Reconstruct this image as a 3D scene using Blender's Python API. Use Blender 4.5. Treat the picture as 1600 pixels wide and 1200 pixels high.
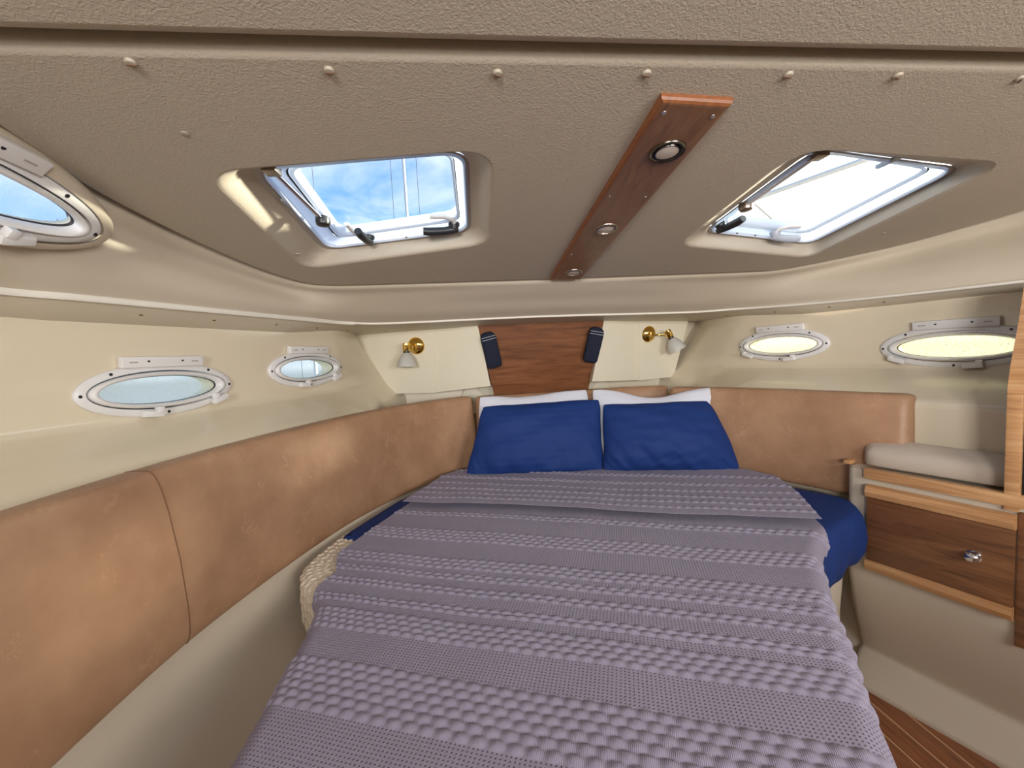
import bpy, bmesh, math, random
import numpy as np
from mathutils import Vector, Matrix, Euler
random.seed(4); rng = np.random.default_rng(4)
for o in list(bpy.data.objects): bpy.data.objects.remove(o)
SC = bpy.context.scene
COL = SC.collection
PI = math.pi

# ------------------------------------------------------------------ camera
cam_d = bpy.data.cameras.new('camera'); cam = bpy.data.objects.new('camera', cam_d); COL.objects.link(cam)
cam_d.lens = 14.4; cam_d.sensor_width = 36; cam_d.clip_start = .02; cam_d.clip_end = 500
_r = Vector((.99325, -.1034, -.0523)).normalized()
_f = Vector((.0992, .9926, -.0698)); _f = (_f - _f.dot(_r)*_r).normalized()
_u = _r.cross(_f)
cam.matrix_world = Matrix(((_r.x, _u.x, -_f.x, -.4), (_r.y, _u.y, -_f.y, 0), (_r.z, _u.z, -_f.z, 1.25), (0, 0, 0, 1)))
SC.camera = cam

# ------------------------------------------------------------------ world, sun, fill lights, exposure
SC.view_settings.view_transform = 'Standard'; SC.view_settings.look = 'None'
SC.view_settings.gamma = 1; SC.view_settings.use_curve_mapping = False
SC.view_settings.exposure = 0.17
SUN_DIR = Vector((2.36, .47, .325)).normalized()

W = bpy.data.worlds.new('sky'); SC.world = W; W.use_nodes = True
nt = W.node_tree; N = nt.nodes; L = nt.links; N.clear()
out = N.new('ShaderNodeOutputWorld'); bg = N.new('ShaderNodeBackground'); L.new(bg.outputs[0], out.inputs[0])
tc = N.new('ShaderNodeTexCoord'); sep = N.new('ShaderNodeSeparateXYZ'); L.new(tc.outputs['Generated'], sep.inputs[0])
hz = N.new('ShaderNodeValToRGB'); L.new(sep.outputs[2], hz.inputs[0])
hz.color_ramp.elements[0].position = 0; hz.color_ramp.elements[0].color = (.50, .62, .74, 1)
hz.color_ramp.elements[1].position = .55; hz.color_ramp.elements[1].color = (.085, .30, .74, 1)
e = hz.color_ramp.elements.new(.12); e.color = (.30, .55, .86, 1)
nz = N.new('ShaderNodeTexNoise'); nz.inputs['Scale'].default_value = 3.2; nz.inputs['Detail'].default_value = 8
nz.inputs['Roughness'].default_value = .58; nz.inputs['Distortion'].default_value = .6
mp = N.new('ShaderNodeMapping'); mp.inputs['Scale'].default_value = (1, 1.6, 2.6); mp.inputs['Location'].default_value = (.3, 1.2, .2)
L.new(tc.outputs['Generated'], mp.inputs[0]); L.new(mp.outputs[0], nz.inputs['Vector'])
cr = N.new('ShaderNodeValToRGB'); L.new(nz.outputs[0], cr.inputs[0])
cr.color_ramp.elements[0].position = .40; cr.color_ramp.elements[0].color = (0, 0, 0, 1)
cr.color_ramp.elements[1].position = .68; cr.color_ramp.elements[1].color = (.9, .9, .9, 1)
mx = N.new('ShaderNodeMixRGB'); L.new(cr.outputs[0], mx.inputs[0]); L.new(hz.outputs[0], mx.inputs[1]); mx.inputs[2].default_value = (.92, .95, 1, 1)
# bright hazy region of sky around the sun
dt = N.new('ShaderNodeVectorMath'); dt.operation = 'DOT_PRODUCT'; dt.inputs[1].default_value = SUN_DIR
nrm = N.new('ShaderNodeVectorMath'); nrm.operation = 'NORMALIZE'; L.new(tc.outputs['Generated'], nrm.inputs[0]); L.new(nrm.outputs[0], dt.inputs[0])
gl = N.new('ShaderNodeMapRange'); gl.inputs[1].default_value = .30; gl.inputs[2].default_value = .90; gl.inputs[3].default_value = 0; gl.inputs[4].default_value = 1
gl.interpolation_type = 'SMOOTHSTEP'
L.new(dt.outputs['Value'], gl.inputs[0])
ad = N.new('ShaderNodeMixRGB'); L.new(gl.outputs[0], ad.inputs[0]); L.new(mx.outputs[0], ad.inputs[1]); ad.inputs[2].default_value = (2.6, 2.6, 2.5, 1)
gr = N.new('ShaderNodeMapRange'); gr.inputs[1].default_value = -.02; gr.inputs[2].default_value = .0; L.new(sep.outputs[2], gr.inputs[0])
gm = N.new('ShaderNodeMixRGB'); L.new(gr.outputs[0], gm.inputs[0]); gm.inputs[1].default_value = (.40, .44, .46, 1); L.new(ad.outputs[0], gm.inputs[2])
L.new(gm.outputs[0], bg.inputs[0]); bg.inputs[1].default_value = 1.35

sd = bpy.data.lights.new('sun', 'SUN'); sd.energy = 22; sd.angle = math.radians(5); sd.color = (1, .93, .74)
so = bpy.data.objects.new('sun', sd); COL.objects.link(so); so.rotation_euler = SUN_DIR.to_track_quat('Z', 'Y').to_euler()
so.location = (8, 2, 6)
def area(name, loc, target, sx, sy, power, color):
    d = bpy.data.lights.new(name, 'AREA'); d.shape = 'RECTANGLE'; d.size = sx; d.size_y = sy; d.energy = power; d.color = color
    o = bpy.data.objects.new(name, d); COL.objects.link(o); o.location = loc
    o.rotation_euler = (Vector(loc)-Vector(target)).to_track_quat('Z', 'Y').to_euler(); return o
# added fill lights behind the camera, brightening the hull sides and the bed
area('aft_fill', (.85, -1.2, 1.42), (-.5, 1.3, .95), 1.1, .5, 40, (1, .98, .97))
area('aft_fill', (-1.0, -2.3, 1.52), (1.25, 1.5, 1.3), .9, .45, 80, (1, .98, .96))

# ------------------------------------------------------------------ materials
def srgb(r, g, b):
    f = lambda c: c/12.92 if c <= .04045 else ((c+.055)/1.055)**2.4
    return (f(r/255), f(g/255), f(b/255), 1)
def mat(name, col, rough=.5, metal=0, spec=.5, coat=0, coat_rough=.05, bump=None, bstr=.2, bdist=.002, scale=60, detail=3, mottle=None, mscale=6, coord='Object', sheen=0):
    m = bpy.data.materials.new(name); m.use_nodes = True; t = m.node_tree; n = t.nodes; l = t.links
    p = n['Principled BSDF']; p.inputs['Base Color'].default_value = col; p.inputs['Roughness'].default_value = rough
    p.inputs['Metallic'].default_value = metal; p.inputs['Specular IOR Level'].default_value = spec
    p.inputs['Coat Weight'].default_value = coat; p.inputs['Coat Roughness'].default_value = coat_rough
    if sheen: p.inputs['Sheen Weight'].default_value = sheen
    c = n.new('ShaderNodeTexCoord')
    if mottle:
        q = n.new('ShaderNodeTexNoise'); q.inputs['Scale'].default_value = mscale; q.inputs['Detail'].default_value = 6; q.inputs['Roughness'].default_value = .62
        l.new(c.outputs[coord], q.inputs['Vector'])
        r = n.new('ShaderNodeValToRGB'); r.color_ramp.elements[0].position = .32; r.color_ramp.elements[1].position = .68
        r.color_ramp.elements[0].color = col; r.color_ramp.elements[1].color = mottle
        l.new(q.outputs[0], r.inputs[0]); l.new(r.outputs[0], p.inputs['Base Color'])
    if bump:
        if bump == 'voronoi':
            q = n.new('ShaderNodeTexVoronoi'); q.inputs['Scale'].default_value = scale; o_ = q.outputs['Distance']
            # warp the cells a little so that they read as leather grain
            w = n.new('ShaderNodeTexNoise'); w.inputs['Scale'].default_value = scale*.6; l.new(c.outputs[coord], w.inputs['Vector'])
            a = n.new('ShaderNodeMixRGB'); a.inputs[0].default_value = .015; l.new(c.outputs[coord], a.inputs[1]); l.new(w.outputs['Color'], a.inputs[2])
            l.new(a.outputs[0], q.inputs['Vector'])
        else:
            q = n.new('ShaderNodeTexNoise'); q.inputs['Scale'].default_value = scale; q.inputs['Detail'].default_value = detail; o_ = q.outputs[0]
            l.new(c.outputs[coord], q.inputs['Vector'])
        b = n.new('ShaderNodeBump'); b.inputs['Strength'].default_value = bstr; b.inputs['Distance'].default_value = bdist
        l.new(o_, b.inputs['Height']); l.new(b.outputs[0], p.inputs['Normal'])
    return m
def wood(name, c1, c2, c3, axis_scale, rough=.35, coat=.15, rot=0):
    m = bpy.data.materials.new(name); m.use_nodes = True; t = m.node_tree; n = t.nodes; l = t.links
    p = n['Principled BSDF']; p.inputs['Roughness'].default_value = rough; p.inputs['Coat Weight'].default_value = coat; p.inputs['Coat Roughness'].default_value = .25
    c = n.new('ShaderNodeTexCoord'); mpp = n.new('ShaderNodeMapping'); mpp.inputs['Scale'].default_value = axis_scale
    m0 = n.new('ShaderNodeMapping'); m0.inputs['Rotation'].default_value = (0, 0, rot); l.new(c.outputs['Object'], m0.inputs[0]); l.new(m0.outputs[0], mpp.inputs[0])
    q = n.new('ShaderNodeTexNoise'); q.inputs['Scale'].default_value = 1; q.inputs['Detail'].default_value = 7; q.inputs['Roughness'].default_value = .65; q.inputs['Distortion'].default_value = .8
    l.new(mpp.outputs[0], q.inputs['Vector'])
    r = n.new('ShaderNodeValToRGB'); r.color_ramp.elements[0].position = .3; r.color_ramp.elements[0].color = c1
    r.color_ramp.elements[1].position = .72; r.color_ramp.elements[1].color = c3; e_ = r.color_ramp.elements.new(.5); e_.color = c2
    l.new(q.outputs[0], r.inputs[0]); l.new(r.outputs[0], p.inputs['Base Color'])
    b = n.new('ShaderNodeBump'); b.inputs['Strength'].default_value = .12; b.inputs['Distance'].default_value = .001
    l.new(q.outputs[0], b.inputs['Height']); l.new(b.outputs[0], p.inputs['Normal'])
    return m
M = {}
M['vinyl'] = mat('ceiling_vinyl', srgb(178, 166, 149), .55, spec=.35, bump='voronoi', bstr=.32, bdist=.0016, scale=210)
M['gel'] = mat('cream_gelcoat', srgb(214, 201, 176), .26, spec=.5, coat=.4, coat_rough=.04)
M['fascia'] = mat('cream_liner', srgb(196, 183, 163), .45, spec=.45, bump='noise', bstr=.05, scale=90)
M['lip'] = mat('lip_liner', srgb(206, 195, 174), .5, bump='noise', bstr=.05, scale=90)
M['cap'] = mat('cap_plastic', srgb(160, 148, 130), .5)
M['piping'] = mat('white_piping', srgb(225, 218, 205), .45)
M['white'] = mat('white_plastic', srgb(220, 217, 214), .35)
M['hatchwhite'] = mat('hatch_white', srgb(205, 203, 203), .25, coat=.3)
M['alu'] = mat('grey_aluminium', srgb(158, 149, 142), .5)
M['black'] = mat('black_plastic', srgb(32, 32, 34), .35)
M['gasket'] = mat('dark_gasket', srgb(50, 48, 50), .6)
M['box'] = mat('cream_panel', srgb(228, 220, 198), .5, bump='noise', bstr=.06, scale=150)
M['gold'] = mat('polished_brass', srgb(240, 200, 110), .12, metal=1)
M['chrome'] = mat('chrome', srgb(215, 215, 220), .1, metal=1)
M['nickel'] = mat('brushed_nickel', srgb(150, 140, 130), .3, metal=1)
M['darkring'] = mat('dark_chrome', srgb(95, 90, 84), .22, metal=1)
M['lens'] = mat('lamp_lens', srgb(190, 178, 165), .25)
M['navy'] = mat('navy_sateen', srgb(22, 50, 108), .7, spec=.25, bump='noise', bstr=.10, bdist=.002, scale=260)
M['pouch'] = mat('dark_navy_fabric', srgb(22, 28, 48), .9, bump='noise', bstr=.3, scale=500)
M['linen'] = mat('white_linen', srgb(205, 206, 215), .8, bump='voronoi', bstr=.15, bdist=.002, scale=160)
M['quilt'] = mat('mattress_quilting', srgb(222, 208, 184), .8)
M['cushion'] = mat('grey_vinyl_cushion', srgb(186, 172, 156), .5, bump='noise', bstr=.06, scale=120)
M['dark'] = mat('flat_black', srgb(10, 9, 9), .5)
M['holly'] = mat('holly_strip', srgb(205, 165, 125), .5)
M['shell'] = mat('white_deck', srgb(225, 222, 214), .5)
M['coaming'] = mat('cream_port_tube', srgb(235, 222, 190), .5)
M['mast'] = mat('mast_aluminium', srgb(200, 200, 200), .5)
M['thread'] = mat('brown_thread', srgb(105, 72, 48), .8)
M['teak'] = wood('teak_veneer', srgb(78, 48, 27), srgb(112, 72, 43), srgb(136, 92, 58), (3.5, 34, 40), rot=1.196)
M['teak_y'] = wood('teak_board', srgb(98, 68, 46), srgb(120, 84, 58), srgb(134, 97, 68), (60, 5, 60))
M['teak_edge'] = wood('teak_edge', srgb(158, 112, 72), srgb(186, 138, 92), srgb(206, 164, 118), (3.5, 34, 60), rough=.3, rot=1.196)
M['board_edge'] = wood('board_edge', srgb(112, 66, 36), srgb(128, 76, 42), srgb(140, 88, 50), (60, 5, 60), rough=.45, coat=0)
M['teak_bow'] = wood('bow_teak', srgb(90, 54, 32), srgb(122, 76, 46), srgb(144, 96, 62), (3.5, 30, 34))
M['teak_floor'] = wood('teak_floor', srgb(110, 64, 38), srgb(138, 84, 52), srgb(160, 102, 66), (50, 5, 50), rough=.45)

hm = M['hatchwhite'].node_tree; hn = hm.nodes; tl_ = hn.new('ShaderNodeBsdfTranslucent'); tl_.inputs[0].default_value = (.64, .74, .86, 1)  # blue cast of the sky put into the translucent tint
ms_ = hn.new('ShaderNodeMixShader'); ms_.inputs[0].default_value = .45; hm.links.new(hn['Principled BSDF'].outputs[0], ms_.inputs[1]); hm.links.new(tl_.outputs[0], ms_.inputs[2]); hm.links.new(ms_.outputs[0], hn['Material Output'].inputs[0])
def glass_mat(name, tint, gloss=.06, haze=0, screen=0, hcol=(.8, .9, 1, 1)):
    m = bpy.data.materials.new(name); m.use_nodes = True; t = m.node_tree; n = t.nodes; l = t.links; n.clear()
    o_ = n.new('ShaderNodeOutputMaterial'); tr = n.new('ShaderNodeBsdfTransparent'); tr.inputs[0].default_value = tint
    g = n.new('ShaderNodeBsdfGlossy'); g.inputs['Roughness'].default_value = .02
    s = n.new('ShaderNodeMixShader'); s.inputs[0].default_value = gloss; l.new(tr.outputs[0], s.inputs[1]); l.new(g.outputs[0], s.inputs[2])
    last = s
    if haze:
        tl = n.new('ShaderNodeBsdfTranslucent'); tl.inputs[0].default_value = hcol
        s2 = n.new('ShaderNodeMixShader'); l.new(last.outputs[0], s2.inputs[1]); l.new(tl.outputs[0], s2.inputs[2])
        c = n.new('ShaderNodeTexCoord')
        v = n.new('ShaderNodeTexVoronoi'); v.inputs['Scale'].default_value = screen or 300; l.new(c.outputs['Object'], v.inputs['Vector'])
        mr = n.new('ShaderNodeMapRange'); mr.inputs[1].default_value = .1; mr.inputs[2].default_value = .7
        mr.inputs[3].default_value = haze*.25; mr.inputs[4].default_value = haze; l.new(v.outputs['Distance'], mr.inputs[0]); l.new(mr.outputs[0], s2.inputs[0])
        last = s2
    l.new(last.outputs[0], o_.inputs[0]); return m
M['acrylic'] = glass_mat('clear_acrylic', (.95, .98, 1, 1), .05)
M['portglass'] = glass_mat('port_glass_screen', (.95, .98, .98, 1), .04, .2, 260, (.86, .93, .93, 1))
M['portglass2'] = glass_mat('port_glass_frosted', (.66, .67, .64, 1), .04, .6, 110, (.30, .30, .24, 1))
M['frost'] = mat('frosted_glass', srgb(226, 224, 216), .45, spec=.4)
M['frost'].node_tree.nodes['Principled BSDF'].inputs['Transmission Weight'].default_value = .35

# leather with pale veins
def leather(name):
    m = mat(name, srgb(150, 112, 84), .48, spec=.4, mottle=srgb(172, 134, 103), mscale=6, bump='noise', bstr=.1, bdist=.002, scale=180)
    t = m.node_tree; n = t.nodes; l = t.links; p = n['Principled BSDF']; src = p.inputs['Base Color'].links[0].from_socket
    c = n.new('ShaderNodeTexCoord'); q = n.new('ShaderNodeTexNoise'); q.inputs['Scale'].default_value = 7; q.inputs['Detail'].default_value = 10; q.inputs['Roughness'].default_value = .74; q.inputs['Distortion'].default_value = .3
    l.new(c.outputs['Object'], q.inputs['Vector'])
    r = n.new('ShaderNodeValToRGB'); r.color_ramp.elements[0].position = .488; r.color_ramp.elements[0].color = (0, 0, 0, 1)
    r.color_ramp.elements[1].position = .512; r.color_ramp.elements[1].color = (0, 0, 0, 1); e_ = r.color_ramp.elements.new(.5); e_.color = (1, 1, 1, 1)
    l.new(q.outputs[0], r.inputs[0])
    q2 = n.new('ShaderNodeTexNoise'); q2.inputs['Scale'].default_value = 14; q2.inputs['Detail'].default_value = 3; l.new(c.outputs['Object'], q2.inputs['Vector'])
    r2 = n.new('ShaderNodeMapRange'); r2.inputs[1].default_value = .5; r2.inputs[2].default_value = .72; r2.inputs[3].default_value = 0; r2.inputs[4].default_value = .65; l.new(q2.outputs[0], r2.inputs[0])
    mu = n.new('ShaderNodeMath'); mu.operation = 'MULTIPLY'; l.new(r.outputs[0], mu.inputs[0]); l.new(r2.outputs[0], mu.inputs[1])
    mm = n.new('ShaderNodeMixRGB'); l.new(mu.outputs[0], mm.inputs[0]); l.new(src, mm.inputs[1]); mm.inputs[2].default_value = srgb(214, 172, 132)
    l.new(mm.outputs[0], p.inputs['Base Color']); return m
M['leather'] = leather('tan_leather')

# coverlet fabric: fine waffle relief from the cloth's own UVs (metres), bands from a vertex attribute
def cover_mat():
    m = bpy.data.materials.new('mauve_waffle_cloth'); m.use_nodes = True; t = m.node_tree; n = t.nodes; l = t.links
    p = n['Principled BSDF']; p.inputs['Roughness'].default_value = .85; p.inputs['Specular IOR Level'].default_value = .2; p.inputs['Sheen Weight'].default_value = .05
    uv = n.new('ShaderNodeUVMap'); uv.uv_map = 'UVMap'; s = n.new('ShaderNodeSeparateXYZ'); l.new(uv.outputs[0], s.inputs[0])
    at = n.new('ShaderNodeAttribute'); at.attribute_name = 'band'; at.attribute_type = 'GEOMETRY'
    def M_(op, a, b=None):
        x = n.new('ShaderNodeMath'); x.operation = op
        for i, v in enumerate((a, b)):
            if v is None: continue
            if isinstance(v, (int, float)): x.inputs[i].default_value = v
            else: l.new(v, x.inputs[i])
        return x.outputs[0]
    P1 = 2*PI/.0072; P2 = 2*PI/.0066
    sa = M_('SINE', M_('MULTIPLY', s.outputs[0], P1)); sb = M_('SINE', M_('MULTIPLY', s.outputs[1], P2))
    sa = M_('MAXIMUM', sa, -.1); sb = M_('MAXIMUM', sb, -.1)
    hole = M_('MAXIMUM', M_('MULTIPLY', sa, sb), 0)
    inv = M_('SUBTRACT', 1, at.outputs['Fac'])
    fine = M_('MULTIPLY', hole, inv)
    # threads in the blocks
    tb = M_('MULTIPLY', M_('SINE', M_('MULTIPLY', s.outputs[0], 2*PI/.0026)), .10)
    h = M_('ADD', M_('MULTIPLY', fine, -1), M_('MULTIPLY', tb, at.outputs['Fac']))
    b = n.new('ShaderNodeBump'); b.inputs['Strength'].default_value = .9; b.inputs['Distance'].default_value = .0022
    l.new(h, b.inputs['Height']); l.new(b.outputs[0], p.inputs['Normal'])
    mm = n.new('ShaderNodeMixRGB'); l.new(M_('MULTIPLY', fine, .72), mm.inputs[0]); mm.inputs[1].default_value = srgb(152, 145, 162); mm.inputs[2].default_value = srgb(84, 77, 94)  # holes of the weave also darkened in the colour, as painted shade
    l.new(mm.outputs[0], p.inputs['Base Color']); return m
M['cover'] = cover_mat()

# ------------------------------------------------------------------ helpers
def prop(o, label=None, cat=None, group=None, kind=None):
    if label: o['label'] = label
    if cat: o['category'] = cat
    if group: o['group'] = group
    if kind: o['kind'] = kind
    return o
def empty(name, loc=(0, 0, 0), mw=None):
    o = bpy.data.objects.new(name, None); COL.objects.link(o); o.empty_display_size = .05
    o.matrix_world = mw if mw is not None else Matrix.Translation(loc); o['_mw'] = 1
    MW[o.name] = o.matrix_world.copy(); return o
MW = {}
def mk(name, verts, faces, m, parent=None, smooth=40, local=False, flip=False):
    me = bpy.data.meshes.new(name)
    if flip: faces = [tuple(reversed(f)) for f in faces]
    me.from_pydata([tuple(map(float, v)) for v in verts], [], [tuple(map(int, f)) for f in faces]); me.update()
    if m is not None: me.materials.append(m)
    o = bpy.data.objects.new(name, me); COL.objects.link(o)
    if parent is not None:
        o.parent = parent
        if not local: o.matrix_parent_inverse = MW.get(parent.name, Matrix.Identity(4)).inverted()
    if smooth:
        me.polygons.foreach_set('use_smooth', [True]*len(me.polygons))
        if smooth < 180: me.set_sharp_from_angle(angle=math.radians(smooth))
    MW[o.name] = (MW.get(parent.name, Matrix.Identity(4)) if (parent is not None and local) else Matrix.Identity(4)).copy()
    return o
class B:
    """collects shapes into one mesh"""
    def __init__(s): s.v = []; s.f = []
    def add(s, v, f):
        k = len(s.v); s.v += [tuple(p) for p in v]; s.f += [tuple(i+k for i in q) for q in f]; return s
    def box(s, c, size, R=None, bev=0):
        x, y, z = [a/2 for a in size]; bm = bmesh.new(); bmesh.ops.create_cube(bm, size=1)
        for v in bm.verts: v.co = Vector((v.co.x*2*x, v.co.y*2*y, v.co.z*2*z))
        if bev: bmesh.ops.bevel(bm, geom=bm.edges[:], offset=bev, segments=2, affect='EDGES', profile=.6)
        Rm = R if R is not None else Matrix.Identity(3)
        bm.verts.index_update()
        s.add([Rm @ v.co + Vector(c) for v in bm.verts], [[v.index for v in f.verts] for f in bm.faces]); bm.free(); return s
    def rings(s, rings, cap0=False, cap1=False, closed=True):
        n = len(rings[0]); k = len(s.v)
        for r in rings: s.v += [tuple(p) for p in r]
        for i in range(len(rings)-1):
            for j in range(n if closed else n-1):
                a = k+i*n+j; b = k+i*n+(j+1) % n; s.f.append((a, b, b+n, a+n))
        if cap0: s.f.append(tuple(k+j for j in reversed(range(n))))
        if cap1: s.f.append(tuple(k+(len(rings)-1)*n+j for j in range(n)))
        return s
    def tube(s, pts, r, n=10, cap=True):
        pts = [Vector(p) for p in pts]; rr = r if isinstance(r, (list, tuple)) else [r]*len(pts); rings = []
        up = Vector((.13, .21, 1)).normalized(); prev = None
        for i, p in enumerate(pts):
            d = (pts[min(i+1, len(pts)-1)]-pts[max(i-1, 0)]).normalized()
            if prev is None:
                a = d.cross(up); a = a.normalized() if a.length > 1e-3 else d.orthogonal().normalized()
            else: a = (prev-prev.dot(d)*d).normalized()
            prev = a; b = d.cross(a)
            rings.append([p+rr[i]*(math.cos(2*PI*k/n)*a+math.sin(2*PI*k/n)*b) for k in range(n)])
        return s.rings(rings, cap, cap)
    def lathe(s, c, axis, prof, n=24, cap=True):
        c = Vector(c); d = Vector(axis).normalized(); a = d.orthogonal().normalized(); b = d.cross(a)
        return s.rings([[c+d*h+r*(math.cos(2*PI*k/n)*a+math.sin(2*PI*k/n)*b) for k in range(n)] for h, r in prof], cap, cap)
    def build(s, name, m, parent=None, smooth=40, local=False): return mk(name, s.v, s.f, m, parent, smooth, local)
def crom(P, n):
    """dense smooth curve through points"""
    P = np.array(P, float); K = len(P); t = np.linspace(0, K-1, n); i = np.clip(t.astype(int), 0, K-2); f = (t-i)[:, None]
    g = lambda j: P[np.clip(j, 0, K-1)]
    p0, p1, p2, p3 = g(i-1), g(i), g(i+1), g(i+2)
    return .5*((2*p1)+(-p0+p2)*f+(2*p0-5*p1+4*p2-p3)*f**2+(-p0+3*p1-3*p2+p3)*f**3)
def grid(V, closed=False):
    a, b = V.shape[:2]; idx = np.arange(a*b).reshape(a, b)
    f = np.stack([idx[:-1, :-1], idx[1:, :-1], idx[1:, 1:], idx[:-1, 1:]], -1).reshape(-1, 4)
    return V.reshape(-1, 3), f
def rquad(c4, r, n=7):
    """rounded quadrilateral loop (plan), corners in order"""
    out = []; c4 = [np.array(p, float) for p in c4]
    for i in range(4):
        p = c4[i]; a = c4[i-1]-p; b = c4[(i+1) % 4]-p; a /= np.linalg.norm(a); b /= np.linalg.norm(b)
        p0 = p+a*r; p1 = p+b*r
        for t in np.linspace(0, 1, n): out.append((1-t)**2*p0+2*t*(1-t)*p+t*t*p1)
    return np.array(out)
def smooth_noise(x, y, seed=0, n=6, f0=1.5):
    g = np.random.default_rng(seed); r = np.zeros(np.broadcast(x, y).shape)
    for k in range(n):
        f = f0*(1.6**k); th = g.uniform(0, 2*PI); ph = g.uniform(0, 2*PI)
        r = r+np.sin(f*2*PI*(x*math.cos(th)+y*math.sin(th))+ph)/(1.45**k)
    return r/2

# ------------------------------------------------------------------ hull sides
def hx(y):
    y = np.asarray(y, float)
    return np.where(y > .9, 1.3-.385*(y-1.265), 1.44+.16*(1-np.exp(-(.9-np.minimum(y, .9))/.42)))
prof = np.array([(1.47, .0), (1.40, 0), (1.3, 0), (1.2, 0), (1.14, 0), (1.122, -.012), (1.104, -.045), (1.085, -.09), (1.066, -.14), (1.048, -.185), (1.034, -.216), (1.022, -.230), (1.005, -.234), (.83, -.24), (.7, -.245), (.5, -.25), (.3, -.26), (.0, -.28)])
PA, PB = .208, .076     # port half sizes
PORTS = {-1: [(1.29, 1.205), (1.825, 1.238)], 1: [(1.275, 1.200), (1.825, 1.232)]}
def hull(side):
    ys = np.concatenate([np.linspace(-.9, .9, 50)[:-1], np.linspace(.9, 2.2, 230)[:-1], np.linspace(2.2, 2.56, 14)])
    zs = np.concatenate([np.linspace(1.47, 1.33, 8)[:-1], np.linspace(1.33, 1.08, 48)[:-1], np.linspace(1.08, .94, 46)[:-1], np.linspace(.94, 0, 22)])
    off = np.interp(-zs, -prof[:, 0], prof[:, 1]); fade = 1-.85*np.clip((ys-1.85)/.4, 0, 1)**1.0
    Y, Z = np.meshgrid(ys, zs, indexing='ij'); X = side*(hx(Y)+off[None, :]*fade[:, None]+np.clip((Z-1.06)/.34, 0, 1.2)*.16*np.clip((Y-1.98)/.42, 0, 1.3)**1.6)
    V, F = grid(np.stack([X, Y, Z], -1))
    if side > 0: F = F[:, ::-1]
    cen = V[F].mean(1); keep = np.ones(len(F), bool)
    k = math.sqrt(1+.385**2)
    for (py, pz) in PORTS[side]:
        keep &= ~((((cen[:, 1]-py)*k/(PA-.016))**2+((cen[:, 2]-pz)/(PB-.010))**2) < 1)
    F = F[keep]
    o = mk('wall_port' if side < 0 else 'wall_starboard', V, F, M['gel'], smooth=180); prop(o, kind='structure'); return o
hull(-1); hull(1)

# ------------------------------------------------------------------ ceiling panel with two hatch openings
cz = lambda x, y: 1.75-.12*y
HOLE = {-1: [(-.895, .90), (-.925, 1.455), (-.325, 1.285), (-.335, .83)], 1: [(.325, .83), (.325, 1.335), (.945, 1.50), (.90, .885)]}
FRAME = {-1: [(-.848, .960), (-.852, 1.432), (-.374, 1.318), (-.377, .905)], 1: [(.425, .905), (.418, 1.36), (.950, 1.500), (.925, .985)]}
PANE = {-1: [(-.770, .99), (-.772, 1.345), (-.412, 1.245), (-.418, .935)], 1: [(.462, .935), (.462, 1.30), (.835, 1.395), (.850, 1.015)]}
edge = [(-1.12, .612), (-1.13, .75), (-1.157, .93), (-1.145, 1.12), (-1.112, 1.31), (-1.072, 1.46), (-1.018, 1.58), (-.97, 1.632), (-.90, 1.655), (-.80, 1.662), (-.60, 1.665), (-.3, 1.668), (0, 1.671), (.3, 1.668), (.6, 1.665), (.80, 1.662), (.93, 1.648), (1.05, 1.57), (1.211, 1.407), (1.29, 1.26), (1.345, 1.12), (1.385, .9), (1.40, .612)]
def loop_fill(bm, loops):
    es = []
    for lp in loops:
        vs = [bm.verts.new(p) for p in lp]; es += [bm.edges.new((vs[i], vs[(i+1) % len(vs)])) for i in range(len(vs))]
    bmesh.ops.triangle_fill(bm, use_beauty=True, use_dissolve=False, edges=es)
def inset(loop, d):
    lp = np.array(loop, float); n = len(lp); area_ = .5*sum(lp[i][0]*lp[(i+1) % n][1]-lp[(i+1) % n][0]*lp[i][1] for i in range(n)); sg = 1 if area_ > 0 else -1
    out_ = []
    for i in range(n):
        t = lp[(i+1) % n]-lp[i-1]; t /= np.linalg.norm(t)+1e-9; nn = np.array([-t[1], t[0]])*sg
        out_.append(lp[i]+nn*d)
    return np.array(out_)
def panel(name, outline, holes, zf, rr, m):
    bm = bmesh.new(); up = lambda lp, dz: [(p[0], p[1], zf(p[0], p[1])+dz) for p in lp]
    base = inset(outline, rr)
    hl = []
    for h in holes:
        lp = rquad(h, .075, 9); hl.append(lp)
    infl = [inset(lp, -.010) for lp in hl]
    loop_fill(bm, [up(base, 0)]+[up(l, 0) for l in infl])
    bm.verts.index_update(); b = B()
    b.add([v.co for v in bm.verts], [[v.index for v in f.verts] for f in bm.faces]); bm.free()
    rings = [up(inset(outline, rr*(1-math.sin(a))), rr*(1-math.cos(a))) for a in np.linspace(0, PI/2, 6)]
    rings.append(up(outline, .05)); b.rings(rings)
    return b, hl
outl = crom(edge, 90); outd = crom(edge, 300)
b, holes = panel('ceiling', outl, [HOLE[-1], HOLE[1]], cz, .014, M['vinyl'])
# the upholstered slopes that rise from the panel to each hatch frame
for side, lp in zip((-1, 1), holes):
    fr = rquad(FRAME[side], .06, 9); P = lambda l, dz: np.array([(p[0], p[1], cz(*p)+dz) for p in l])
    a0 = P(inset(lp, -.010), 0); a1 = P(inset(lp, -.004), .0015); a2 = P(lp, .006); a4 = P(fr, .052)
    k3 = a2*.5+a4*.5; k3[:, 2] += .006
    b.rings([a0, a1, a2, a2*.75+a4*.25, k3, a2*.25+a4*.75, a4])
ceil = b.build('ceiling', M['vinyl'], smooth=50); prop(ceil, kind='structure')
bm = bmesh.new(); bm.from_mesh(ceil.data); bmesh.ops.recalc_face_normals(bm, faces=bm.faces); bm.to_mesh(ceil.data); bm.free()
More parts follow.
